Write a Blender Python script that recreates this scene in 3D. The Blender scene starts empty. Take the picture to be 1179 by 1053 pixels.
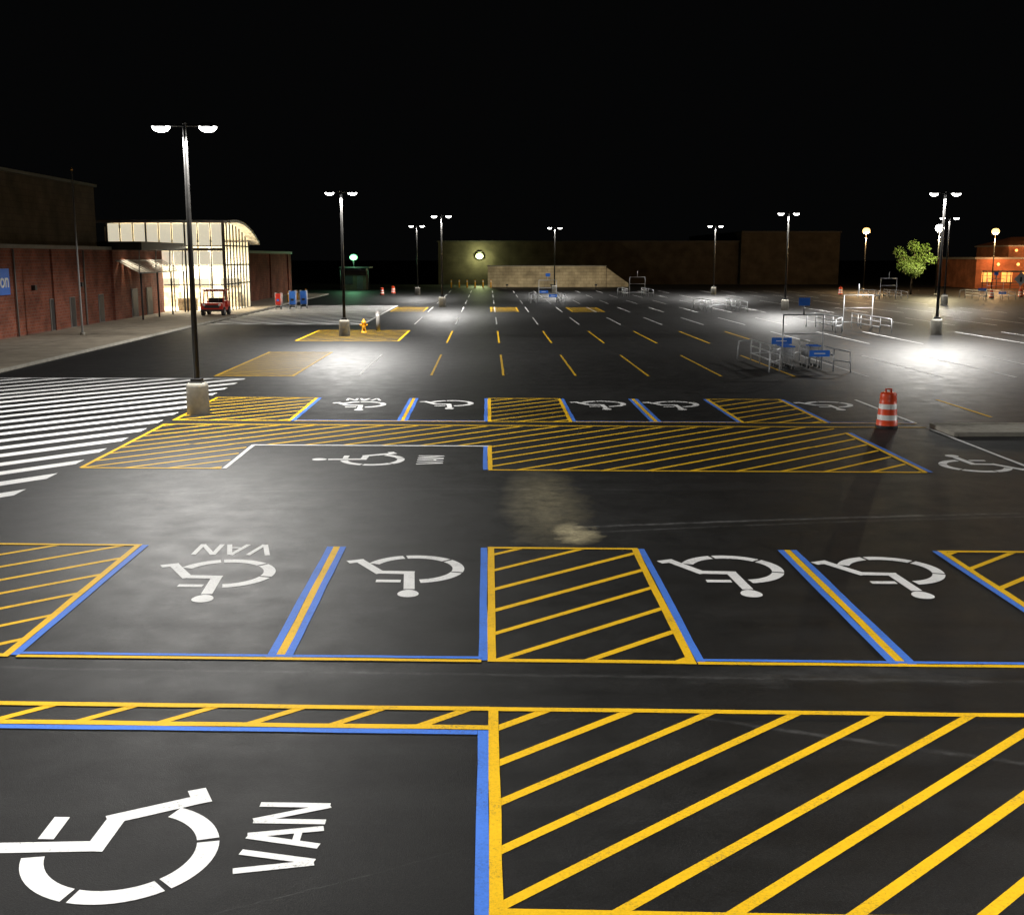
import bpy, math, random
from mathutils import Vector, Matrix
random.seed(7)
scn=bpy.context.scene
# ---------------------------------------------------------------- materials
def mat(name,col,rough=.6,spec=.5,metal=0,noise=None,bump=0,scale=8,emit=None,estr=0):
    m=bpy.data.materials.new(name); m.use_nodes=True
    nt=m.node_tree; b=nt.nodes['Principled BSDF']
    b.inputs['Base Color'].default_value=(*col,1); b.inputs['Roughness'].default_value=rough
    b.inputs['Specular IOR Level'].default_value=spec; b.inputs['Metallic'].default_value=metal
    if emit:
        b.inputs['Emission Color'].default_value=(*emit,1); b.inputs['Emission Strength'].default_value=estr
        if name.startswith('lamp_lens'): m.cycles.emission_sampling='NONE'
    if noise is not None:
        tc=nt.nodes.new('ShaderNodeTexCoord'); n=nt.nodes.new('ShaderNodeTexNoise')
        n.inputs['Scale'].default_value=scale; n.inputs['Detail'].default_value=5; n.inputs['Roughness'].default_value=.65
        nt.links.new(tc.outputs['Object'],n.inputs['Vector'])
        r=nt.nodes.new('ShaderNodeValToRGB'); r.color_ramp.elements[0].position=.3; r.color_ramp.elements[1].position=.7
        r.color_ramp.elements[0].color=(*[c*(1-noise) for c in col],1); r.color_ramp.elements[1].color=(*[min(1,c*(1+noise*.6)) for c in col],1)
        nt.links.new(n.outputs['Fac'],r.inputs['Fac']); nt.links.new(r.outputs['Color'],b.inputs['Base Color'])
        if bump:
            bp=nt.nodes.new('ShaderNodeBump'); bp.inputs['Strength'].default_value=bump; bp.inputs['Distance'].default_value=.02
            nt.links.new(n.outputs['Fac'],bp.inputs['Height']); nt.links.new(bp.outputs['Normal'],b.inputs['Normal'])
    return m

def asphalt_mat():
    m=bpy.data.materials.new('asphalt'); m.use_nodes=True; nt=m.node_tree; N=nt.nodes; L=nt.links
    b=N['Principled BSDF']; tc=N.new('ShaderNodeTexCoord'); P=tc.outputs['Object']
    def noise(s,d=6,r=.6,src=P):
        n=N.new('ShaderNodeTexNoise'); n.inputs['Scale'].default_value=s; n.inputs['Detail'].default_value=d; n.inputs['Roughness'].default_value=r
        L.new(src,n.inputs['Vector']); return n.outputs['Fac']
    def ramp(src,p0,v0,p1,v1):
        r=N.new('ShaderNodeMapRange'); r.inputs['From Min'].default_value=p0; r.inputs['From Max'].default_value=p1
        r.inputs['To Min'].default_value=v0; r.inputs['To Max'].default_value=v1; L.new(src,r.inputs['Value']); return r.outputs['Result']
    def op(o,a,c):
        n=N.new('ShaderNodeMath'); n.operation=o
        for i,v in enumerate((a,c)):
            if isinstance(v,(int,float)): n.inputs[i].default_value=v
            else: L.new(v,n.inputs[i])
        return n.outputs[0]
    nbig=noise(.14,3,.6); nmid=noise(1.3,5,.7); nf=noise(95,2,.8); nsc=noise(3,4,.8)
    big=ramp(nbig,.3,.65,.7,1.4)
    mid=ramp(nmid,.3,.75,.75,1.35)
    fine=ramp(nf,.25,.1,.8,2.3)
    mp=N.new('ShaderNodeMapping'); mp.inputs['Scale'].default_value=(.05,1.6,1); L.new(P,mp.inputs['Vector'])
    streak=ramp(noise(1,3,.6,mp.outputs['Vector']),.35,.8,.7,1.35)
    v=op('MULTIPLY',op('MULTIPLY',big,mid),op('MULTIPLY',fine,streak))
    vo=N.new('ShaderNodeTexVoronoi'); vo.inputs['Scale'].default_value=60; L.new(P,vo.inputs['Vector'])
    sp=ramp(vo.outputs['Distance'],.0,1,.2,0)
    v=op('MULTIPLY',v,.0088)
    v=op('ADD',v,op('MULTIPLY',sp,.07))
    sep=N.new('ShaderNodeSeparateXYZ'); L.new(P,sep.inputs[0])
    X=sep.outputs['X'];Y=sep.outputs['Y']
    wob=op('MULTIPLY',op('SUBTRACT',nmid,.5),1.1)
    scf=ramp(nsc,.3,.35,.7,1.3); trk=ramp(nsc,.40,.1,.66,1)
    def pale_patch(cx,cy,rx,ry,soft=.8,power=1.0):
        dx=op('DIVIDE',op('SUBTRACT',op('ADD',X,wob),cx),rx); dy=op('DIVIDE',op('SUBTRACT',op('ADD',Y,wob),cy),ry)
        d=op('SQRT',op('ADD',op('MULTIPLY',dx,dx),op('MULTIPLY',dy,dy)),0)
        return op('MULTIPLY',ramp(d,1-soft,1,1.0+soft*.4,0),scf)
    st=op('ADD',op('MULTIPLY',pale_patch(1.15,22.6,.78,3.4,.7),.15),op('MULTIPLY',pale_patch(1.6,20.0,.4,.8,.5),.36))
    v=op('ADD',v,op('MULTIPLY',pale_patch(-4.5,22.5,5.5,2.4),.014))  # broad, faint paler area in the asphalt colour
    v=op('ADD',v,op('MULTIPLY',pale_patch(4.5,12.9,2.0,.35),.03))
    v=op('ADD',v,op('MULTIPLY',pale_patch(-2.0,13.1,1.2,.3),.035))
    def track(a,bb,c,w,amt,x0,x1):
        yy=op('ADD',op('ADD',a,op('MULTIPLY',X,bb)),op('MULTIPLY',op('MULTIPLY',X,X),c))
        d=op('ABSOLUTE',op('SUBTRACT',op('ADD',Y,op('MULTIPLY',wob,.12)),yy),0)
        s=op('MULTIPLY',ramp(d,0,1,w,0),trk)
        e=op('MULTIPLY',ramp(X,x0,0,x0+1.0,1),ramp(X,x1-1,1,x1,0))
        return op('MULTIPLY',op('MULTIPLY',s,e),amt)
    v=op('ADD',v,track(20.2,.16,-.004,.10,.14,1.3,18))
    v=op('ADD',v,track(19.7,.20,-.006,.08,.07,1.0,14))
    v=op('ADD',v,track(12.55,-.42,.004,.07,.06,2.0,9))
    v=op('ADD',v,track(12.95,-.06,.0,.06,.045,-12,12))
    v=op('ADD',v,track(9.0,.55,.03,.012,.06,-2.6,.0))
    v=op('ADD',v,track(24.0,-.02,-.01,.10,.03,-14,4))
    comb=N.new('ShaderNodeCombineColor')
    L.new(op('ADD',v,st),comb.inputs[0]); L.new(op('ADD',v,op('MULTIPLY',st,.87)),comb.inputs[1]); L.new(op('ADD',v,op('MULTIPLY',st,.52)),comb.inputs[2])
    L.new(comb.outputs[0],b.inputs['Base Color'])
    L.new(ramp(nmid,.3,.50,.7,.62),b.inputs['Roughness'])
    b.inputs['Specular IOR Level'].default_value=.27
    bp=N.new('ShaderNodeBump'); bp.inputs['Strength'].default_value=.55; bp.inputs['Distance'].default_value=.007
    L.new(nf,bp.inputs['Height']); L.new(bp.outputs['Normal'],b.inputs['Normal'])
    return m

def paint_mat(name,col,under=(.03,.03,.03),wear=.40):
    m=bpy.data.materials.new(name); m.use_nodes=True; nt=m.node_tree; N=nt.nodes; L=nt.links; b=N['Principled BSDF']
    tc=N.new('ShaderNodeTexCoord')
    n=N.new('ShaderNodeTexNoise'); n.inputs['Scale'].default_value=34; n.inputs['Detail'].default_value=4; n.inputs['Roughness'].default_value=.85
    n2=N.new('ShaderNodeTexNoise'); n2.inputs['Scale'].default_value=1.7; n2.inputs['Detail'].default_value=4
    L.new(tc.outputs['Object'],n.inputs['Vector']); L.new(tc.outputs['Object'],n2.inputs['Vector'])
    a=N.new('ShaderNodeMath'); a.operation='MULTIPLY_ADD'; L.new(n2.outputs['Fac'],a.inputs[0]); a.inputs[1].default_value=.45; L.new(n.outputs['Fac'],a.inputs[2])
    r=N.new('ShaderNodeValToRGB'); e=r.color_ramp.elements
    e[0].position=wear+.08; e[0].color=(*[u*1.5+c*.25 for u,c in zip(under,col)],1); e[1].position=wear+.21; e[1].color=(*[c*.84 for c in col],1)
    x=e.new(.82); x.color=(*col,1)
    L.new(a.outputs[0],r.inputs['Fac']); L.new(r.outputs['Color'],b.inputs['Base Color'])
    b.inputs['Roughness'].default_value=.65; b.inputs['Specular IOR Level'].default_value=.2
    bp=N.new('ShaderNodeBump'); bp.inputs['Strength'].default_value=.4; bp.inputs['Distance'].default_value=.006
    L.new(n.outputs['Fac'],bp.inputs['Height']); L.new(bp.outputs['Normal'],b.inputs['Normal'])
    return m

def brick_mat(name,c1,c2,mortar,axis='X',sc=1.0):
    m=bpy.data.materials.new(name); m.use_nodes=True; nt=m.node_tree; N=nt.nodes; L=nt.links; b=N['Principled BSDF']
    tc=N.new('ShaderNodeTexCoord'); s=N.new('ShaderNodeSeparateXYZ'); L.new(tc.outputs['Object'],s.inputs[0])
    ad=N.new('ShaderNodeMath'); ad.operation='ADD'; L.new(s.outputs['X'],ad.inputs[0]); L.new(s.outputs['Y'],ad.inputs[1])
    c=N.new('ShaderNodeCombineXYZ'); L.new(ad.outputs[0],c.inputs[0]); L.new(s.outputs['Z'],c.inputs[1])
    br=N.new('ShaderNodeTexBrick'); L.new(c.outputs[0],br.inputs['Vector']); br.inputs['Scale'].default_value=sc
    br.inputs['Brick Width'].default_value=.4; br.inputs['Row Height'].default_value=.2; br.inputs['Mortar Size'].default_value=.012
    br.inputs['Color1'].default_value=(*c1,1); br.inputs['Color2'].default_value=(*c2,1); br.inputs['Mortar'].default_value=(*mortar,1)
    n=N.new('ShaderNodeTexNoise'); n.inputs['Scale'].default_value=.6; n.inputs['Detail'].default_value=6; L.new(tc.outputs['Object'],n.inputs['Vector'])
    mr=N.new('ShaderNodeMapRange'); mr.inputs['From Min'].default_value=.3; mr.inputs['From Max'].default_value=.7; mr.inputs['To Min'].default_value=.6; mr.inputs['To Max'].default_value=1.3
    L.new(n.outputs['Fac'],mr.inputs['Value'])
    mx=N.new('ShaderNodeVectorMath'); mx.operation='SCALE'; L.new(br.outputs['Color'],mx.inputs[0]); L.new(mr.outputs[0],mx.inputs['Scale'])
    L.new(mx.outputs[0],b.inputs['Base Color']); b.inputs['Roughness'].default_value=.85; b.inputs['Specular IOR Level'].default_value=.2
    return m

M=dict(
 asphalt=asphalt_mat(), soil=mat('soil',(.012,.013,.011),.95,.2,noise=.5,scale=.6),
 white=paint_mat('paint_white',(.88,.88,.87)), yellow=paint_mat('paint_yellow',(.88,.52,.012),wear=.42), blue=paint_mat('paint_blue',(.07,.21,.74),wear=.42),
 concrete=mat('concrete',(.36,.34,.29),.85,.3,noise=.3,scale=2.5,bump=.2), walk=mat('sidewalk_concrete',(.34,.29,.22),.85,.3,noise=.3,scale=.9),
 polem=mat('pole_bronze',(.02,.019,.018),.35,.6,metal=.3,noise=.3,scale=4), galv=mat('galvanised',(.55,.56,.58),.4,.5,metal=.3,noise=.2,scale=12),
 lens=mat('lamp_lens',(.9,.9,.9),.3,emit=(1,.98,.93),estr=18), lensw=mat('lamp_lens_warm',(.9,.8,.6),.3,emit=(1,.58,.18),estr=3.4),
 lensy=mat('lamp_lens_yellow',(.9,.9,.8),.3,emit=(.85,1,.38),estr=3.5), lensg=mat('lamp_lens_green',(.5,.9,.6),.3,emit=(.25,1,.4),estr=2.0), lenso=mat('lamp_lens_orange',(.9,.5,.2),.3,emit=(1,.36,.09),estr=3),
 brick=brick_mat('brick',(.24,.075,.042),(.17,.05,.03),(.18,.14,.12)), block=brick_mat('tan_block',(.10,.078,.045),(.085,.065,.038),(.07,.05,.035),sc=.5),
 fbrick=brick_mat('store_wall_paint',(.050,.039,.028),(.047,.036,.026),(.043,.033,.024),sc=.35), beige=brick_mat('screen_wall_stone',(.46,.39,.27),(.38,.32,.22),(.27,.22,.15),sc=.4),
 dark=mat('dark_metal',(.03,.03,.032),.5,noise=.3,scale=3), trim=mat('grey_trim',(.20,.19,.175),.6,noise=.2,scale=3), cream=mat('interior_cream',(.78,.72,.58),.7,noise=.1,scale=1),
 coping=mat('coping_dark',(.025,.02,.016),.7,noise=.2,scale=3),
 red=mat('red_paint',(.60,.035,.02),.35,noise=.15,scale=5), bluep=mat('blue_sign',(.03,.17,.70),.4,noise=.1,scale=4), rubber=mat('rubber',(.02,.02,.02),.8,noise=.3,scale=20),
 whitep=mat('white_plastic',(.8,.8,.78),.4,noise=.08,scale=6), orange=mat('orange_plastic',(.82,.075,.015),.4,noise=.12,scale=6), yel=mat('yellow_enamel',(.75,.36,.02),.4,noise=.15,scale=6),
 glass=mat('dark_glass',(.02,.025,.03),.08,.6,noise=.2,scale=1), bark=mat('bark',(.08,.055,.035),.9,noise=.4,scale=9,bump=.4), leaf=mat('leaves',(.085,.14,.02),.6,noise=.5,scale=2),
 winw=mat('lit_window',(.8,.5,.2),.5,noise=.5,scale=1.3,emit=(1,.33,.08),estr=1.0), rbrick=brick_mat('restaurant_brick',(.26,.09,.045),(.2,.07,.035),(.15,.1,.07)),
 glow=mat('glow_glazing',(.8,.75,.6),.5,noise=.1,scale=.5,emit=(1,.92,.70),estr=.6),  # brightness of the lit interior put into the glazing as emission
 shelf=mat('shelf_stock',(.5,.42,.3),.6,noise=.6,scale=3), joint=mat('joint_filler',(.05,.045,.04),.9,noise=.3,scale=4),
)
# ---------------------------------------------------------------- mesh builder
class B:
    def __init__(s): s.v=[];s.f=[];s.m=[];s.mats=[];s.sm=[]
    def mi(s,k):
        if k not in s.mats: s.mats.append(k)
        return s.mats.index(k)
    def face(s,pts,k,smooth=False):
        i=len(s.v); s.v+= [tuple(p) for p in pts]; s.f.append(tuple(range(i,i+len(pts)))); s.m.append(s.mi(k)); s.sm.append(smooth)
    def box(s,a,b,k):
        x0,y0,z0=a;x1,y1,z1=b
        i=len(s.v); s.v+=[(x0,y0,z0),(x1,y0,z0),(x1,y1,z0),(x0,y1,z0),(x0,y0,z1),(x1,y0,z1),(x1,y1,z1),(x0,y1,z1)]
        for q in ((0,3,2,1),(4,5,6,7),(0,1,5,4),(1,2,6,5),(2,3,7,6),(3,0,4,7)):
            s.f.append(tuple(i+j for j in q)); s.m.append(s.mi(k)); s.sm.append(False)
    def tube(s,p0,p1,r0,k,r1=None,n=10,cap=True):
        if r1 is None:r1=r0
        p0=Vector(p0);p1=Vector(p1);d=(p1-p0).normalized()
        a=d.orthogonal().normalized(); c=d.cross(a); i=len(s.v)
        for p,r in ((p0,r0),(p1,r1)):
            for j in range(n):
                t=2*math.pi*j/n; s.v.append(tuple(p+a*math.cos(t)*r+c*math.sin(t)*r))
        for j in range(n):
            s.f.append((i+j,i+(j+1)%n,i+n+(j+1)%n,i+n+j)); s.m.append(s.mi(k)); s.sm.append(True)
        if cap:
            s.f.append(tuple(i+n-1-j for j in range(n))); s.m.append(s.mi(k)); s.sm.append(False)
            s.f.append(tuple(i+n+j for j in range(n))); s.m.append(s.mi(k)); s.sm.append(False)
    def path(s,pts,r,k,n=8):
        for a,b in zip(pts,pts[1:]): s.tube(a,b,r,k,n=n)
    def lathe(s,prof,k,c=(0,0,0),n=20):
        i=len(s.v)
        for r,z in prof:
            for j in range(n):
                t=2*math.pi*j/n; s.v.append((c[0]+r*math.cos(t),c[1]+r*math.sin(t),c[2]+z))
        for a in range(len(prof)-1):
            kk=k[a] if isinstance(k,list) else k
            for j in range(n):
                s.f.append((i+a*n+j,i+a*n+(j+1)%n,i+(a+1)*n+(j+1)%n,i+(a+1)*n+j)); s.m.append(s.mi(kk)); s.sm.append(True)
    def ell(s,c,rx,ry,rz,k,n=14,m=8,lo=-90,hi=90):
        i=len(s.v)
        for a in range(m+1):
            t=math.radians(lo+(hi-lo)*a/m)
            for j in range(n):
                u=2*math.pi*j/n; s.v.append((c[0]+rx*math.cos(t)*math.cos(u),c[1]+ry*math.cos(t)*math.sin(u),c[2]+rz*math.sin(t)))
        for a in range(m):
            for j in range(n):
                s.f.append((i+a*n+j,i+a*n+(j+1)%n,i+(a+1)*n+(j+1)%n,i+(a+1)*n+j)); s.m.append(s.mi(k)); s.sm.append(True)
    def obj(s,name,parent=None,loc=(0,0,0),rz=0,bevel=0):
        me=bpy.data.meshes.new(name); me.from_pydata(s.v,[],s.f)
        for k in s.mats: me.materials.append(M[k])
        me.polygons.foreach_set('material_index',s.m); me.polygons.foreach_set('use_smooth',s.sm); me.update()
        o=bpy.data.objects.new(name,me); scn.collection.objects.link(o); o.location=loc; o.rotation_euler=(0,0,rz)
        if parent: o.parent=parent
        if bevel:
            bv=o.modifiers.new('bevel','BEVEL'); bv.width=bevel; bv.segments=2; bv.limit_method='ANGLE'
        return o
def empty(name,loc=(0,0,0),rz=0):
    e=bpy.data.objects.new(name,None); scn.collection.objects.link(e); e.location=loc; e.rotation_euler=(0,0,rz); e.empty_display_size=.3; return e
def spot(parent,loc,power,col=(1,.975,.93),size=.12,angle=165,rot=(0,0,0),blend=.35,name='lamp_light'):
    l=bpy.data.lights.new(name,'SPOT'); l.energy=power; l.color=col; l.shadow_soft_size=size; l.spot_size=math.radians(angle); l.spot_blend=blend
    o=bpy.data.objects.new(name,l); scn.collection.objects.link(o); o.location=loc; o.rotation_euler=rot; o.parent=parent; return o
def point(parent,loc,power,col,size=.2,name='lamp_light'):
    l=bpy.data.lights.new(name,'POINT'); l.energy=power; l.color=col; l.shadow_soft_size=size
    o=bpy.data.objects.new(name,l); scn.collection.objects.link(o); o.location=loc; o.parent=parent; return o

# ---------------------------------------------------------------- ground
b=B(); b.face([(-900,-200,0),(900,-200,0),(900,1500,0),(-900,1500,0)],'soil'); b.obj('ground')
b=B(); b.face([(-21.3,-40,.004),(120,-40,.004),(120,196,.004),(-21.3,196,.004)],'asphalt')
b.face([(-60,152,.0035),(-21.3,152,.0035),(-21.3,196,.0035),(-60,196,.0035)],'asphalt'); b.obj('parking_lot')

SK=.052
zc=[0]
def S(x,y,z): return (x,y-SK*x,z)
def nz(base=.008):
    zc[0]=(zc[0]+1)%14
    return base+zc[0]*.00025
def seg(bb,x0,y0,x1,y1,w,k,base=.012):
    d=Vector((x1-x0,y1-y0)); n=Vector((-d.y,d.x)).normalized()*w/2; z=nz(base)
    L=d.length; m=max(1,int(L/.7)); rl=[random.uniform(-.006,.006) for _ in range(m+1)]; u=n.normalized()
    ws=[random.uniform(.94,1.05) for _ in range(m+1)]
    for i in range(m):
        a=i/m;c=(i+1)/m; A=Vector((x0,y0))+d*a+u*rl[i]; C=Vector((x0,y0))+d*c+u*rl[i+1]
        na=n*ws[i]; nc=n*ws[i+1]
        bb.face([S(A.x-na.x,A.y-na.y,z),S(C.x-nc.x,C.y-nc.y,z),S(C.x+nc.x,C.y+nc.y,z),S(A.x+na.x,A.y+na.y,z)],k)
def clip(poly,a,bb,c):
    out=[]
    for i in range(len(poly)):
        p=poly[i];q=poly[(i+1)%len(poly)]
        fp=a*p[0]+bb*p[1]-c; fq=a*q[0]+bb*q[1]-c
        if fp<=0: out.append(p)
        if fp*fq<0:
            t=fp/(fp-fq); out.append((p[0]+(q[0]-p[0])*t,p[1]+(q[1]-p[1])*t))
    return out
def hatch(bb,x0,x1,y0,y1,k='yellow',slope=.91,dy=.84,w=.105,phase=0,z=.008):
    W=w*math.sqrt(1+slope*slope)/2
    lo=y0-slope*x1; hi=y1-slope*x0
    n=int(math.floor((lo-phase)/dy))
    while n*dy+phase<hi+dy:
        c=n*dy+phase+random.uniform(-.03,.03); sl=slope+random.uniform(-.006,.006); Wj=W*random.uniform(.94,1.06)
        poly=[(x0,y0),(x1,y0),(x1,y1),(x0,y1)]
        poly=clip(poly,-sl,1,c+Wj)
        if len(poly)>2: poly=clip(poly,sl,-1,-(c-Wj))
        if len(poly)>2: bb.face([S(p[0],p[1],z) for p in poly],k)
        n+=1
LW=.11
def border(bb,x0,x1,y0,y1,k='yellow',w=LW,sides='lrtb'):
    if 'l' in sides: seg(bb,x0,y0,x0,y1,w,k)
    if 'r' in sides: seg(bb,x1,y0,x1,y1,w,k)
    if 'b' in sides: seg(bb,x0-w/2,y0,x1+w/2,y0,w,k)
    if 't' in sides: seg(bb,x0-w/2,y1,x1+w/2,y1,w,k)
def vline(bb,x,y0,y1,k,w=LW): seg(bb,x,y0,x,y1,w,k)
def dbl(bb,x,y0,y1):
    vline(bb,x-.112,y0,y1,'blue');vline(bb,x,y0,y1,'yellow');vline(bb,x+.112,y0,y1,'blue')

h=B()
hatch(h,.1,10.3,7.95,11.85,phase=.36,w=.108); border(h,.045,10.3,7.92,11.88,w=.11)
hatch(h,-22,-.02,11.40,11.84,phase=.36); seg(h,-22,11.88,0,11.88,LW,'yellow'); seg(h,-22,11.37,.045,11.37,LW,'yellow')
seg(h,-22,11.25,-.13,11.25,LW,'blue'); vline(h,-.07,7.5,11.30,'blue')
h.obj('hatched_aisle_marking')
def accessible_row(y0,y1,dy):
    h=B()
    hatch(h,-9.7,-6.2,y0+.05,y1-.05,dy=dy,phase=.3); border(h,-9.75,-6.16,y0,y1)
    vline(h,-6.04,y0,y1,'blue'); dbl(h,-2.66,y0,y1); vline(h,-.08,y0,y1,'blue')
    hatch(h,.08,2.5,y0+.05,y1-.05,dy=dy,phase=.1); border(h,.035,2.53,y0,y1); vline(h,2.645,y0,y1,'blue')
    dbl(h,5.15,y0,y1); vline(h,7.68,y0,y1,'blue')
    hatch(h,7.84,10.3,y0+.05,y1-.05,dy=dy,phase=.5); border(h,7.79,10.32,y0,y1); vline(h,10.43,y0,y1,'blue'); vline(h,13.0,y0,y1,'white')
    for a,c in ((-6.0,-.1),(2.6,7.7),(10.4,13)):
        seg(h,a,y0+.075,c,y0+.075,.08,'blue',base=.016); seg(h,a,y0-.03,c,y0-.03,.09,'yellow',base=.016)
    h.obj('accessible_bay_marking')
accessible_row(13.42,18.95,1.02)
accessible_row(34.15,39.85,.95)
h=B()
hatch(h,-9.75,10.2,29.72,33.2,dy=.95); hatch(h,-9.75,-6.45,26.25,29.72,dy=.95); hatch(h,.08,10.2,26.25,29.72,dy=.95)
seg(h,-9.8,33.3,13,33.3,LW,'yellow'); vline(h,-9.8,26.2,33.3,'yellow'); seg(h,-9.8,26.2,-6.4,26.2,LW,'yellow'); seg(h,0,26.2,10.3,26.2,LW,'yellow')
vline(h,.035,26.2,29.7,'yellow'); vline(h,-.08,26.2,29.6,'blue'); seg(h,-6.35,29.6,0,29.6,.12,'white'); vline(h,-6.33,26.2,29.6,'white'); 
vline(h,10.28,26.2,32.2,'yellow'); vline(h,10.4,26.2,32.2,'blue'); vline(h,13.0,26.2,33.3,'white')
h.obj('hatched_island_marking')

def pline(bb,pts,w,f,z0=.0085):
    for i,(p,q) in enumerate(zip(pts,pts[1:])):
        p=Vector(p);q=Vector(q);d=(q-p).normalized();n=Vector((-d.y,d.x))*w/2
        z=z0+.0003*i; P=[p-n-d*w*(.5 if i else 0),q-n,q+n,p+n-d*w*(.5 if i else 0)]
        bb.face([(*f(a.x,a.y),z) for a in P],'white')
def symbol(cx,cy,rot,sc=1.0):
    bb=B(); R=math.radians(rot); c,s=math.cos(R),math.sin(R)
    def f(u,v):
        u*=sc;v*=sc; x=u*c-v*s+cx; y=u*s+v*c+cy
        return (x,y-SK*(x-0))
    def arc(a0,a1,ro=.82,ri=.63,n=10,z=.0084):
        for i in range(n):
            t0=math.radians(a0+(a1-a0)*i/n);t1=math.radians(a0+(a1-a0)*(i+1)/n)
            bb.face([(*f(ro*math.cos(t0),ro*math.sin(t0)),z),(*f(ro*math.cos(t1),ro*math.sin(t1)),z),(*f(ri*math.cos(t1),ri*math.sin(t1)),z),(*f(ri*math.cos(t0),ri*math.sin(t0)),z)],'white')
    for a0,a1 in ((101,163),(167,222),(226,283),(287,338)): arc(a0,a1)
    pline(bb,[(0,1.14),(.06,.24),(.55,.22),(.93,-.45),(1.12,-.36)],.17,f)
    pline(bb,[(.16,.72),(.55,.72)],.14,f,.0105)
    bb.face([(*f(.16*math.cos(t*math.pi/10)*(1.0+.15*math.sin(t*math.pi/10)),1.36+.19*math.sin(t*math.pi/10)),.0084) for t in range(20)],'white')
    bb.obj('wheelchair_symbol')
def van(cx,cy,rot,w=1.26,hh=.65,st=.086):
    bb=B(); R=math.radians(rot); c,s=math.cos(R),math.sin(R)
    def f(u,v):
        x=u*c-v*s+cx; y=u*s+v*c+cy
        return (x,y-SK*x)
    H=hh/2; g=w/3; a=g*.36
    o=-g; pline(bb,[(o-a,H),(o,-H)],st,f); pline(bb,[(o+a,H),(o+.015,-H)],st,f,.0095)
    o=0; pline(bb,[(o-a,-H),(o,H)],st,f); pline(bb,[(o+a,-H),(o+.01,H)],st,f,.0095); pline(bb,[(o-a*.5,-H*.35),(o+a*.5,-H*.35)],st*.8,f,.0105)
    o=g; pline(bb,[(o-a,-H),(o-a,H)],st,f); pline(bb,[(o-a,H),(o+a,-H)],st,f,.0095); pline(bb,[(o+a,-H),(o+a,H)],st,f,.0105)
    bb.obj('van_lettering')
symbol(-3.15,8.75,90); van(-1.80,9.02,90)
symbol(-2.9,27.5,90,.98); van(-1.45,27.5,90)
symbol(-4.25,17.25,180,1.0); van(-4.4,18.7,180,1.4,.7)
symbol(-1.22,17.6,180,1.0); symbol(3.95,17.75,180,1.0); symbol(6.5,17.75,180,1.0)
symbol(-4.3,38.1,180,.97); van(-4.4,39.45,180,1.3,.6); symbol(-1.3,38.5,180,.97); symbol(3.95,38.5,180,.97); symbol(6.45,38.5,180,.97); symbol(11.7,38.6,180,.97)
symbol(11.8,27.1,0,1.0)

h=B()
rows=[(47.7,58.0),(66.1,76.8),(84.4,94.4),(103.4,113.6),(122,132),(140.5,150.5),(159,169)]
for ri,(y0,y1) in enumerate(rows):
    for i in range(-2,16):
        x=.65+3.08*i
        if abs(x-28)<1.0 : continue
        if x<-7 and ri==1: continue
        k='yellow' if (-1<=i<=4 and ri<2) or (ri==1 and i==5) else 'white'
        if i==-2 and ri==1: continue
        seg(h,x,y0,x,y1,.10,k)
vline(h,15.9,35.6,40.0,'yellow'); vline(h,19,35.6,40,'yellow')
for k in range(4): vline(h,26.3+3.1*k,35.6,40,'yellow')
h.obj('parking_stall_lines')
h=B()
for (x0,x1,y0,y1,sp) in ((-11.6,-8.3,47.2,59.3,.42),(-11.6,-5.4,67.4,77.2,1.3),(.3,2.8,104,113,.5),(7.8,10.7,104,113,.5),(-9,-6,104,113,.6)):
    hatch(h,x0,x1,y0,y1,dy=sp); border(h,x0,x1,y0,y1,w=.14)
h.obj('end_island_marking')
h=B()
hatch(h,-21.2,-10.1,5,46.1,k='white',slope=1.15,dy=1.75,w=.42); seg(h,-21.2,46.15,-10.1,46.15,.14,'white')
h.obj('zebra_crossing')
h=B(); hatch(h,-21,-9.4,84,117,k='white',slope=1.15,dy=2.4,w=.62); border(h,-21,-9.4,84,117,k='white',w=.22,sides='rtb'); h.obj('zebra_crossing')

# ---------------------------------------------------------------- street lamps
def street_lamp(x,y,power=1500,rz=0,H=9.1,two=True):
    e=empty('street_lamp',(x,y,0),rz)
    p=B(); p.lathe([(.36,0),(.345,.9),(.33,.97),(.28,1.02),(.0,1.02)],'concrete',n=28)
    p.obj('pedestal',e)
    p=B(); p.box((-.2,-.2,1.02),(.2,.2,1.06),'dark')
    p.tube((0,0,1.05),(0,0,H-.05),.1,'polem',r1=.062,n=12)
    p.box((-.17,-.17,1.06),(.17,.17,1.16),'dark')
    p.tube((-.5,0,H-.12),(.5,0,H-.12),.035,'polem'); p.ell((0,0,H-.05),.08,.08,.07,'polem',n=10,m=5)
    p.obj('pole',e,bevel=.01)
    for sx in (-1,1):
        q=B(); cx=sx*.72
        q.ell((cx,0,H-.14),.31,.25,.12,'dark',n=20,m=6,lo=0,hi=90)
        q.tube((cx,0,H-.17),(cx,0,H-.135),.25,'dark',n=20)
        q.ell((cx,0,H-.15),.28,.22,.17,'lens',n=18,m=6,lo=-90,hi=0)
        q.obj('lamp_head',e)
        if power and two: spot(e,(cx,0,H-.40),power,size=.1)
    if power and not two: spot(e,(0,0,H-.40),power*2,size=.1)
    return e
for x,y,p,two in ((-9.36,36.1,5000,1),(-9.2,72.4,6500,1),(-4.6,113.9,15000,0),(-9.3,150,7500,0),(9.35,159,7500,0),(30,150,14000,0),(28,106,16000,0),(29.1,72.5,7500,1),(48,118,8000,0),
              (29,36,8500,0),(-9.4,7,3500,1),(9.8,5,3000,1)):
    street_lamp(x,y,p,two=two)
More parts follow.
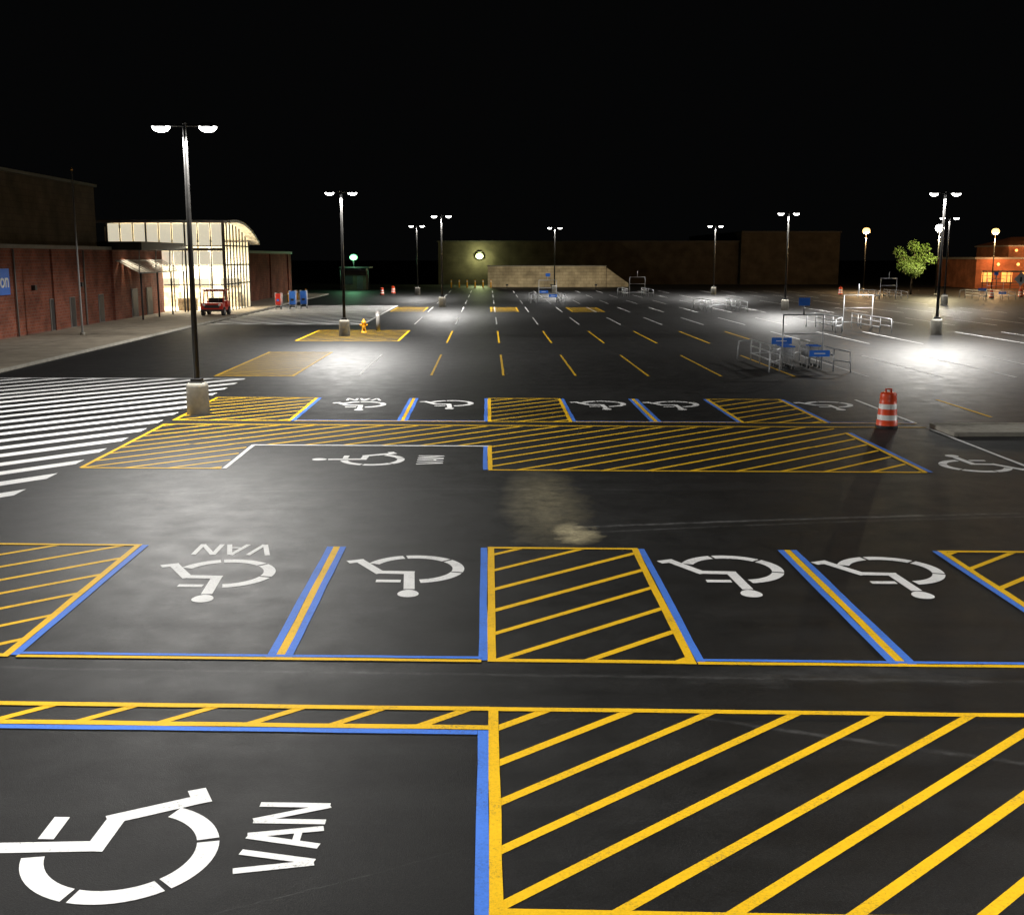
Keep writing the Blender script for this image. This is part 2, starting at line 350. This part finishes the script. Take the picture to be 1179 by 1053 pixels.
def warm_lamp(x,y,H,power,k='lensw',col=(1,.62,.28)):
    e=empty('street_lamp',(x,y,0)); p=B(); p.tube((0,0,0),(0,0,H-.3),.09,'polem',r1=.06); p.tube((0,0,0),(0,0,.3),.18,'concrete'); p.obj('pole',e)
    p=B(); p.ell((0,0,H),.55,.55,.48,k,n=16,m=8); p.tube((0,0,H+.4),(0,0,H+.52),.3,'dark',r1=.05); p.obj('lamp_globe',e)
    point(e,(0,0,H-1.0),power,col,.3)
warm_lamp(56.7,170,8.8,5500); warm_lamp(58,145.5,8.6,7500,'lens',(1,.85,.5)); warm_lamp(74,165,8.6,4500); warm_lamp(90,172,8.6,3400)

# ---------------------------------------------------------------- sidewalk
b=B(); b.box((-29.6,-40,0),(-21.45,152,.15),'walk'); b.box((-21.447,-40,0),(-21.3,152,.147),'concrete'); b.obj('sidewalk',bevel=.02)
b=B()
for i in range(60):
    y=10+i*2.4; b.face([(-28.9,y,.1535),(-21.5,y,.1535),(-21.5,y+.035,.1535),(-28.9,y+.035,.1535)],'joint')
b.face([(-25.2,10,.157),(-25.165,10,.157),(-25.165,150,.157),(-25.2,150,.157)],'joint'); b.obj('sidewalk_joints')
b=B(); b.box((13.25,30.9,0),(40,31.05,.14),'concrete'); b.box((13.25,32.55,0),(40,32.7,.14),'concrete'); b.box((13.1,30.9,0),(13.247,32.7,.14),'concrete')
b.box((13.25,31.053,0),(40,32.547,.12),'concrete'); b.obj('kerb_island',bevel=.03)

# ---------------------------------------------------------------- store building (left)
e=empty('brick_store')
b=B(); b.box((-60,-30,0),(-29.0,88,5.5),'brick'); b.box((-60,88.003,0),(-28.8,101.3,5.5),'brick'); b.box((-60,112.2,0),(-26,151,5.35),'brick'); b.obj('brick_walls',e)
b=B(); b.box((-60,-30,5.75),(-29.4,86.5,10.1),'block'); b.box((-60,-30,10.1),(-29.2,86.7,10.3),'dark')
b.box((-60,-30,5.5),(-28.85,88.1,5.75),'trim'); b.box((-60,112.1,5.35),(-25.85,151.15,5.65),'trim')
for y in range(-20,88,12): b.box((-29.0,y,0),(-28.85,y+.9,5.49),'brick')
for y in (124,136,148): b.box((-25.997,y,0),(-25.85,y+.9,5.3),'brick')
b.obj('parapet',e)
b=B()
for y,w,hh in ((75.4,1.0,2.1),(79,1.0,2.1),(84.8,1.1,2.1),(63,1,2.1),(92,1.6,2.3),(96,1.6,2.3)):
    X=-28.99 if y<88 else -28.79
    b.box((X,y,.15),(X+.05,y+w,.15+hh),'trim'); b.box((X+.055,y+.1,.2),(X+.075,y+w-.1,.1+hh),'dark')
for y in (58.5,70,82): b.tube((-28.9,y,.15),(-28.9,y,5.45),.06,'trim')
b.box((-28.99,72.6,2.9),(-28.75,72.95,3.2),'dark'); b.box((-28.99,81.0,2.9),(-28.75,81.35,3.2),'dark')
b.obj('doors_and_downpipes',e)
b=B(); b.box((-30,88.2,5.5),(-26.6,101.2,5.62),'dark'); b.box((-26.75,88.2,5.62),(-26.6,101.2,6.15),'dark'); b.box((-30,88.2,5.62),(-26.76,88.35,6.15),'dark')
for i in range(14):
    y=88.7+i*.92
    b.face([(-28.75,y,4.7),(-27.0,y,3.75),(-27.0,y+.6,3.75),(-28.75,y+.6,4.7)],'whitep')
b.tube((-27,88.5,3.75),(-27,101.1,3.75),.05,'galv'); b.tube((-28.7,88.5,4.7),(-28.7,101.1,4.7),.05,'galv')
for y in (88.6,93,97,101): b.tube((-27,y,3.75),(-26.9,y,5.5),.04,'galv'); b.tube((-26.9,y,.15),(-26.9,y,3.75),.07,'dark')
b.obj('canopy',e)
x0,x1,y0,y1=-33.6,-23.4,101.6,112
b=B()
b.box((x0,y1-.2,0),(x1-.0,y1,6.4),'cream'); b.box((x0,y0+.2,.16),(x1-.1,y1-.203,.2),'cream'); b.box((x0-.2,y0,0),(x0,y1,7.6),'cream')
b.obj('vestibule_shell',e)
b=B()
prof=[]
for i in range(13):
    t=i/12; y=y0-.9+(y1-y0+2.0)*t; z=7.9+.45*math.sin(math.pi*min(1,t*1.15)*.5+.0)-2.2*t**2.2; prof.append((y,z))
for (ya,za),(yb,zb) in zip(prof,prof[1:]):
    for zz,rev in ((0,0),(.25,1)):
        q=[(x0-.6,ya,za+zz),(x1+.9,ya,za+zz),(x1+.9,yb,zb+zz),(x0-.6,yb,zb+zz)]
        b.face(q if rev else q[::-1],'trim' if rev else 'cream',True)
    b.face([(x1+.9,ya,za),(x1+.9,yb,zb),(x1+.9,yb,zb+.25),(x1+.9,ya,za+.25)],'whitep')
ya,za=prof[0]; b.face([(x0-.6,ya,za),(x1+.9,ya,za),(x1+.9,ya,za+.25),(x0-.6,ya,za+.25)],'whitep')
b.obj('curved_roof',e)
b=B()
def rooftop(y):
    for (ya,za),(yb,zb) in zip(prof,prof[1:]):
        if ya<=y<=yb: return za+(zb-za)*(y-ya)/(yb-ya)
    return prof[-1][1]
zt=rooftop(y0)-.02
xs=[x0+ (x1-x0)*i/9 for i in range(10)]
for i,x in enumerate(xs):
    lo=.15 if x>-28.9 else 5.55
    wd=.07 if i%3==0 else .04
    b.box((x-wd,y0-.05,lo),(x+wd,y0+.06,zt),'dark' if i%3==0 else 'trim')
for z in (2.5,4.2,5.9): b.box((x0 if z>5.6 else -28.8,y0-.04,z),(x1,y0+.05,z+.08),'dark')
b.box((-28.9,y0-.06,5.5),(x1,y0+.064,5.75),'trim')
for i in range(9):
    y=y0+(y1-y0)*i/8; b.box((x1-.06,y-.07,.15),(x1+.05,y+.07,rooftop(y)-.03),'dark')
for z in (2.5,4.2,5.9): b.box((x1-.05,y0,z),(x1+.04,y1,z+.12),'dark')
b.box((x1-.12,y0-.12,.15),(x1+.12,y0+.12,zt),'trim')
b.obj('mullions',e)
b=B()  # upper panes glow by themselves to look lit from inside
for i in range(9):
    b.face([(xs[i]+.08,y0+.02,5.98),(xs[i+1]-.08,y0+.02,5.98),(xs[i+1]-.08,y0+.02,zt-.05),(xs[i]+.08,y0+.02,zt-.05)],'glow')
for i in range(4,9):
    b.face([(xs[i]+.08,y0+.02,4.3),(xs[i+1]-.08,y0+.02,4.3),(xs[i+1]-.08,y0+.02,5.48),(xs[i]+.08,y0+.02,5.48)],'glow')
b.obj('glow_panes',e)
b=B()
for x in (-32,-29,-26.2):
    b.box((x,y1-1.4,.2),(x+2,y1-.5,1.6),'shelf'); b.box((x+.1,y1-.5,2.2),(x+1.8,y1-.25,2.9),'trim')
for x in (-30.5,-25.4): b.tube((x,y0+3,.2),(x,y0+3,6.3),.14,'whitep')
b.box((-28,y0+1.2,.2),(-26.3,y0+1.6,1.3),'shelf'); b.box((-25.2,y0+1.5,.2),(-24.4,y0+2.2,1.1),'dark')
b.obj('interior_fittings',e)
l=bpy.data.lights.new('ceiling_light','AREA'); l.shape='RECTANGLE'; l.size=8; l.size_y=7; l.energy=2600; l.color=(1,.93,.76)
o=bpy.data.objects.new('ceiling_light',l); scn.collection.objects.link(o); o.location=(-28.4,106.3,5.9); o.parent=e
point(e,(-27,106.5,4.9),900,(1,.93,.76),.3,'interior_light')
for y in (90.5,97.5): spot(e,(-27.8,y,5.35),120,(1,.85,.6),.08,140,name='soffit_light')
def text(s,size,loc,rot,m,parent,ext=.02,align='LEFT',name='lettering'):
    c=bpy.data.curves.new(name,'FONT'); c.body=s; c.size=size; c.extrude=ext; c.align_x=align; c.offset=.012
    o=bpy.data.objects.new(name,c); scn.collection.objects.link(o); o.location=loc; o.rotation_euler=rot; o.data.materials.append(M[m]); o.parent=parent; return o
e2=empty('wall_banner'); b=B(); b.box((-28.84,58.5,2.75),(-28.78,68.9,4.3),'bluep'); b.obj('panel',e2)
text('Opening Soon',1.2,(-28.77,68.75,3.2),(math.pi/2,0,math.pi/2),'whitep',e2,align='RIGHT')
b=B(); b.tube((0,0,.15),(0,0,10.2),.07,'galv',r1=.035); b.ell((0,0,10.28),.09,.09,.09,'yel',n=10,m=6); b.tube((0,0,.15),(0,0,.3),.16,'concrete'); b.obj('flagpole',loc=(-25.6,71.6,0))

# utility vehicle
e=empty('utility_vehicle',(-23.0,96.0,.15)); e.scale=(1.05,1.05,1.05)
b=B()
b.box((-.85,-1.3,.45),(.85,-.35,1.0),'red'); b.box((-.82,-.35,.4),(.82,1.5,.62),'red'); b.box((-.85,.55,.62),(.85,1.5,1.1),'red')
b.box((-.6,.25,.62),(.6,.5,1.35),'rubber'); b.box((-.6,-1.33,.6),(.6,-1.303,.85),'dark'); b.box((-.9,-1.42,.35),(.9,-1.34,.5),'dark')
b.obj('body',e,bevel=.05)
b=B()
for sx in (-.78,.78):
    b.path([(sx,-.75,.98),(sx,-.4,1.95),(sx,.6,1.95),(sx,.75,1.05)],.05,'red')
b.box((-.88,-.55,1.95),(.88,.8,2.05),'red'); b.tube((-.78,-.4,1.92),(.78,-.4,1.92),.04,'red'); b.tube((.25,-.3,1.0),(.3,0,1.25),.02,'dark')
b.obj('roll_cage',e)
b=B()
for sx in (-.8,.8):
    for y in (-.85,1.0):
        b.tube((sx-.12,y,.34),(sx+.12,y,.34),.34,'rubber',n=18); b.tube((sx-.13,y,.34),(sx+.13,y,.34),.14,'galv',n=12)
for sx in (-.62,.62): b.ell((sx,-1.33,.85),.12,.05,.09,'whitep',n=10,m=6)
b.obj('wheels',e)

def rack(name,x,y,k1,k2,w=1.1,hh=1.8):
    b=B(); b.box((-w/2,-.3,.2),(w/2,.3,.3),'dark')
    for sx in (-1,1):
        for sy in (-.28,.28): b.tube((sx*w/2*.95,sy,0),(sx*w/2*.95,sy,hh),.03,'galv')
    b.box((-w/2,-.31,.45),(w/2,-.27,hh*.95),k1); b.box((-w/2,.27,.45),(w/2,.31,hh*.95),k1); b.box((-w/2*.5,-.33,.8),(w/2*.5,-.312,1.0),k2)
    b.obj(name,loc=(x,y,0))
rack('blue_banner_stand',-18.9,110,'bluep','dark',.6,1.8); rack('blue_banner_stand',-18.0,111,'bluep','dark',.6,1.8)
rack('vending_cage',-20.9,114,'red','whitep',.5,1.4); rack('vending_cage',-20.1,109,'red','bluep',.5,1.6)

def barrel(x,y,s=1):
    b=B()
    pr=[(.30,0),(.30,.06),(.285,.08),(.28,.22),(.265,.23),(.262,.37),(.252,.38),(.249,.52),(.24,.53),(.237,.67),(.225,.68),(.222,.82),(.215,.93),(.19,.97),(0,.97)]
    b.lathe([(r*s,z*s) for r,z in pr],['rubber','rubber','orange','orange','whitep','orange','orange','orange','whitep','orange','orange','orange','orange','orange'],n=28)
    b.box((-.1,-.02,.97*s),(-.06,.02,1.05*s),'orange'); b.box((.06,-.02,.97*s),(.1,.02,1.05*s),'orange'); b.box((-.1,-.02,1.05*s),(.1,.02,1.08*s),'orange')
    b.obj('traffic_barrel',loc=(x,y,.004))
barrel(11.83,32.7,1.08)
for x,y in ((62,138),(67,141),(70,146),(73,140),(76,150),(79,146),(47,150),(-14,150),(-13,156)): barrel(x,y)

b=B(); b.lathe([(.2,0),(.2,.08),(.13,.1),(.13,.6),(.17,.62),(.17,.68),(.13,.75),(.06,.85),(.04,.92),(0,.93)],'yel',n=16)
b.tube((-.26,0,.5),(.26,0,.5),.07,'yel'); b.tube((0,-.24,.42),(0,0,.42),.09,'yel'); b.obj('fire_hydrant',loc=(-8.3,75.5,0))
def bollard(x,y,k='yel',hh=1.1,r=.09):
    b=B(); b.tube((0,0,0),(0,0,hh),r,k,n=14); b.ell((0,0,hh),r,r,r*.7,k,n=14,m=4,lo=0,hi=90); b.tube((0,0,hh*.8),(0,0,hh*.9),r*1.03,'whitep',n=14,cap=False); b.obj('bollard',loc=(x,y,0))
bollard(-7.5,77,'trim',1.3,.14); 
for i in range(6): bollard(-6+1.3*i,186,'yel',1.2,.12)
for i in range(4): bollard(-21.8,118+6*i,'yel',1.2,.1)

def corral(x,y,ln=6,w=2.6,sign=True,tall=True,k='galv'):
    e=empty('cart_corral',(x,y,0)); b=B(); r=.032
    for sx in (-w/2,w/2):
        for j in range(4):
            yy=ln*j/3; b.tube((sx,yy,0),(sx,yy,1.0),r,k)
        for z in (.35,.7,1.0): b.tube((sx,0,z),(sx,ln,z),r,k)
        s=1 if sx>0 else -1
        b.path([(sx,0,1.0),(sx+s*.55,-.5,.9),(sx+s*.6,-.55,0)],r,k); b.path([(sx,0,.5),(sx+s*.55,-.5,.45)],r,k)
        b.path([(sx,ln,1.0),(sx+s*.55,ln+.3,.9),(sx+s*.6,ln+.35,0)],r,k)
    b.tube((-w/2,ln,.35),(w/2,ln,.35),r,k)
    if tall:
        yy=.8
        b.path([(-w/2*.75,yy,0),(-w/2*.75,yy,2.45),(w/2*.75,yy,2.45),(w/2*.75,yy,0)],r,k)
        b.tube((-w/2*.75,yy,1.6),(w/2*.75,yy,1.6),r*.8,k)
        b.tube((0,.8,2.45),(0,.8,3.2),r,k)
    b.obj('rails',e)
    if sign:
        b=B()
        if tall: b.box((-.25,.76,2.85),(.25,.79,3.2),'bluep')
        b.box((-.75,ln*.6,.95),(.2,ln*.6+.04,1.25),'bluep'); b.box((.1,-.04,.65),(1.0,0,.93),'bluep')
        b.box((.3,-.052,.77),(.8,-.043,.81),'whitep'); b.box((-.55,ln*.6-.012,1.08),(-.05,ln*.6-.003,1.12),'whitep')
        b.obj('signs',e)
corral(14.1,49.3,5.5,2.4); corral(25,75,6,sign=False,tall=True,k='galv'); corral(6.6,124,6); corral(19,143,6,sign=False); corral(22,104,6,k='galv',sign=False,tall=False); corral(48,134,6,sign=False); corral(60,132,6,sign=True)
def cart(x,y):
    b=B(); r=.012; k='galv'
    for sx in (-.25,.25):
        b.path([(sx,-.45,.15),(sx,.45,.15)],.016,k); b.path([(sx,-.45,.15),(sx,-.45,1.0)],.016,k); b.tube((sx-.02,-.4,.07),(sx+.02,-.4,.07),.07,'rubber'); b.tube((sx-.02,.4,.07),(sx+.02,.4,.07),.07,'rubber')
    for z in (.5,.62,.74,.86,.95):
        b.path([(-.28,-.4,z),(.28,-.4,z),(.2,.5,z),(-.2,.5,z),(-.28,-.4,z)],r,k,n=6)
    for i in range(7):
        t=i/6; b.tube((-.28+.08*t,-.4+.9*t,.5),(-.28+.08*t,-.4+.9*t,.95),r,k,n=5); b.tube((.28-.08*t,-.4+.9*t,.5),(.28-.08*t,-.4+.9*t,.95),r,k,n=5)
    b.box((-.28,-.5,1.0),(.28,-.45,1.05),'bluep'); b.obj('shopping_cart',loc=(x,y,0))
for i in range(3): cart(13.5,50.6+.5*i)
cart(14.8,51); cart(14.8,51.5)

# ---------------------------------------------------------------- far store and screen wall
e=empty('distant_store')
b=B(); b.box((-9,207,0),(46,260,7.6),'fbrick'); b.box((46.003,206,0),(64,260,9.3),'fbrick'); b.box((-9.2,206.8,7.6),(46,260,7.85),'coping'); b.box((46.003,205.8,9.3),(64.2,260,9.55),'coping')
b.obj('walls',e)
b=B(); b.ell((-1.5,206.3,5.1),.7,.45,.55,'lensy',n=14,m=8); b.box((-1.9,206.5,5.3),(-1.1,206.99,5.9),'dark'); b.obj('wall_pack',e)
point(e,(-1.5,205.0,5),1700,(.85,1,.45))
b=B(); b.box((0,189,0),(19.7,189.3,3.4),'beige'); b.box((-.1,188.9,3.4),(19.8,189.4,3.55),'trim'); b.box((0,189.303,0),(.3,196,3.4),'beige')
b.face([(19.8,189.1,3.2),(19.8,189.1,0),(23.5,189.1,0),(23.5,189.1,.6)],'beige'); b.obj('screen_wall')
for x in (3,10,17):  # made-up floods, added in front of the screen wall to brighten it
    e=empty('added_flood',(x,178,0)); b=B(); b.tube((0,0,0),(0,0,.5),.05,'dark'); b.box((-.2,-.1,.5),(.2,.12,.75),'dark'); b.obj('housing',e)
    spot(e,(0,.2,.68),900,(1,.88,.66),.08,130,(math.radians(92),0,0),blend=.8,name='added_flood_beam')

e=empty('drive_up_kiosk',(-22,172,0))
b=B(); b.box((0,0,0),(3.6,4,2.9),'fbrick'); b.box((.4,-.04,.9),(1.6,-.003,2.2),'glass'); b.box((2.2,-.04,.1),(3.1,-.003,2.2),'dark'); b.obj('walls',e)
b=B(); b.box((-.4,-.8,3.3),(4.2,4.5,3.5),'dark'); [b.tube((xx,-.6,0),(xx,-.6,3.3),.06,'dark') for xx in (-.2,4.0)]; b.box((0,0,2.9),(3.6,4,3.3),'dark')
b.obj('canopy',e)
b=B(); b.ell((1.8,-.2,4.9),.6,.35,.45,'lensg'); b.tube((1.8,-.2,3.5),(1.8,-.2,4.5),.07,'dark'); b.obj('roof_lamp',e)
point(e,(1.8,-1.6,4.6),600,(.35,1,.5))

# ---------------------------------------------------------------- restaurant right
e=empty('brick_restaurant',(78,180,0))
b=B(); b.box((0,0,0),(40,16,4.6),'rbrick'); b.box((-.4,-.4,4.6),(40.4,16.4,4.9),'trim'); b.box((6,2,4.9),(40,14,6.6),'rbrick'); b.box((5.7,1.7,6.6),(40,14.3,6.8),'trim')
b.face([(5.7,1.7,6.8),(40,1.7,6.8),(40,8,8.2),(9,8,8.2)],'rbrick'); b.face([(5.7,1.7,6.8),(9,8,8.2),(5.7,14.3,6.8)],'rbrick'); b.obj('walls',e)
b=B()
for i in range(12):
    x=1.0+i*3.2
    b.box((x,-.06,1.0),(x+.8,-.003,2.6),'winw'); b.box((x+.9,-.06,1.0),(x+1.7,-.003,2.6),'winw'); b.box((x+.8,-.1,1.0),(x+.9,-.003,2.6),'dark')
    b.box((x-.1,-.12,2.6),(x+1.8,-.01,2.75),'trim'); b.box((x,-.1,2.0),(x+1.7,-.063,2.06),'dark')
    b.ell((x+2.4,-.35,3.8),.24,.24,.24,'lenso',n=10,m=6)
for i in range(6): b.ell((7+i*4.1,1.5,6.0),.22,.2,.22,'lenso',n=10,m=6)
b.obj('windows',e)
for x in (3,11,19): point(e,(x,-2.5,3.9),900,(1,.42,.16))
point(e,(11,0.2,6.2),420,(1,.5,.2))
b=B()
for i in range(12):
    b.tube((-1+i*2.2,-5,0),(-1+i*2.2,-5,2.6),.07,'dark',n=8)
b.box((-1.1,-5.1,2.6),(24,-4.9,2.85),'dark'); b.box((-1.1,-5.04,.95),(24,-4.96,1.05),'dark'); b.box((-1.1,-5.04,.5),(24,-4.96,.56),'dark'); b.obj('patio_pergola',e)

def tree(x,y,H,R,seed,n=3400):
    rnd=random.Random(seed); e=empty('street_tree',(x,y,0)); b=B()
    b.tube((0,0,0),(.05,0,H*.35),.14,'bark',r1=.1,n=9)
    tips=[]
    for i in range(10):
        a=i*2.4; l=R*rnd.uniform(.4,.95); z=H*rnd.uniform(.42,.9); p=(math.cos(a)*l,math.sin(a)*l,z); m=(p[0]*.4,p[1]*.4,H*.35+(z-H*.35)*.55)
        b.tube((.05,0,H*.33),m,.07,'bark',r1=.045,n=6); b.tube(m,p,.045,'bark',r1=.015,n=6); tips.append(p); tips.append(m)
    tips.append((0,0,H*.9)); b.obj('trunk',e)
    b=B()
    for i in range(n):
        c=rnd.choice(tips); rr=R*.34
        v=Vector((rnd.gauss(0,1),rnd.gauss(0,1),rnd.gauss(0,.8))); v=v.normalized()*rr*rnd.random()**.4
        p=Vector(c)+v; s=rnd.uniform(.07,.16)
        a=Vector((rnd.gauss(0,1),rnd.gauss(0,1),rnd.gauss(0,1))).normalized(); d=a.orthogonal().normalized()
        b.face([p+a*s,p+d*s*.6,p-a*s,p-d*s*.6],'leaf')
    b.obj('crown',e)
tree(56.6,150.5,7.2,2.5,3)
e=empty('warning_sign',(64.5,136,0)); b=B(); b.tube((0,0,0),(0,0,3.0),.04,'galv'); b.face([(0,-.06,1.5),(.85,-.06,2.35),(0,-.06,3.2),(-.85,-.06,2.35)],'whitep'); b.face([(0,-.05,1.5),(-.85,-.05,2.35),(0,-.05,3.2),(.85,-.05,2.35)],'trim'); b.face([(-.12,-.064,2.0),(.12,-.064,2.0),(.12,-.064,2.6),(-.12,-.064,2.6)],'dark'); b.obj('plate_and_post',e)

w=bpy.data.worlds.new('World'); scn.world=w; w.use_nodes=True
bg=w.node_tree.nodes['Background']; bg.inputs[0].default_value=(.9,.95,1,1); bg.inputs[1].default_value=.0016
c=bpy.data.cameras.new('camera'); c.lens=39.4; c.sensor_width=36; c.clip_end=3000; c.clip_start=.05
o=bpy.data.objects.new('camera',c); scn.collection.objects.link(o); o.location=(0,0,5); o.rotation_euler=(math.radians(79.85),0,math.radians(-1.22)); scn.camera=o
scn.view_settings.view_transform='Standard'; scn.view_settings.look='None'; scn.view_settings.exposure=0
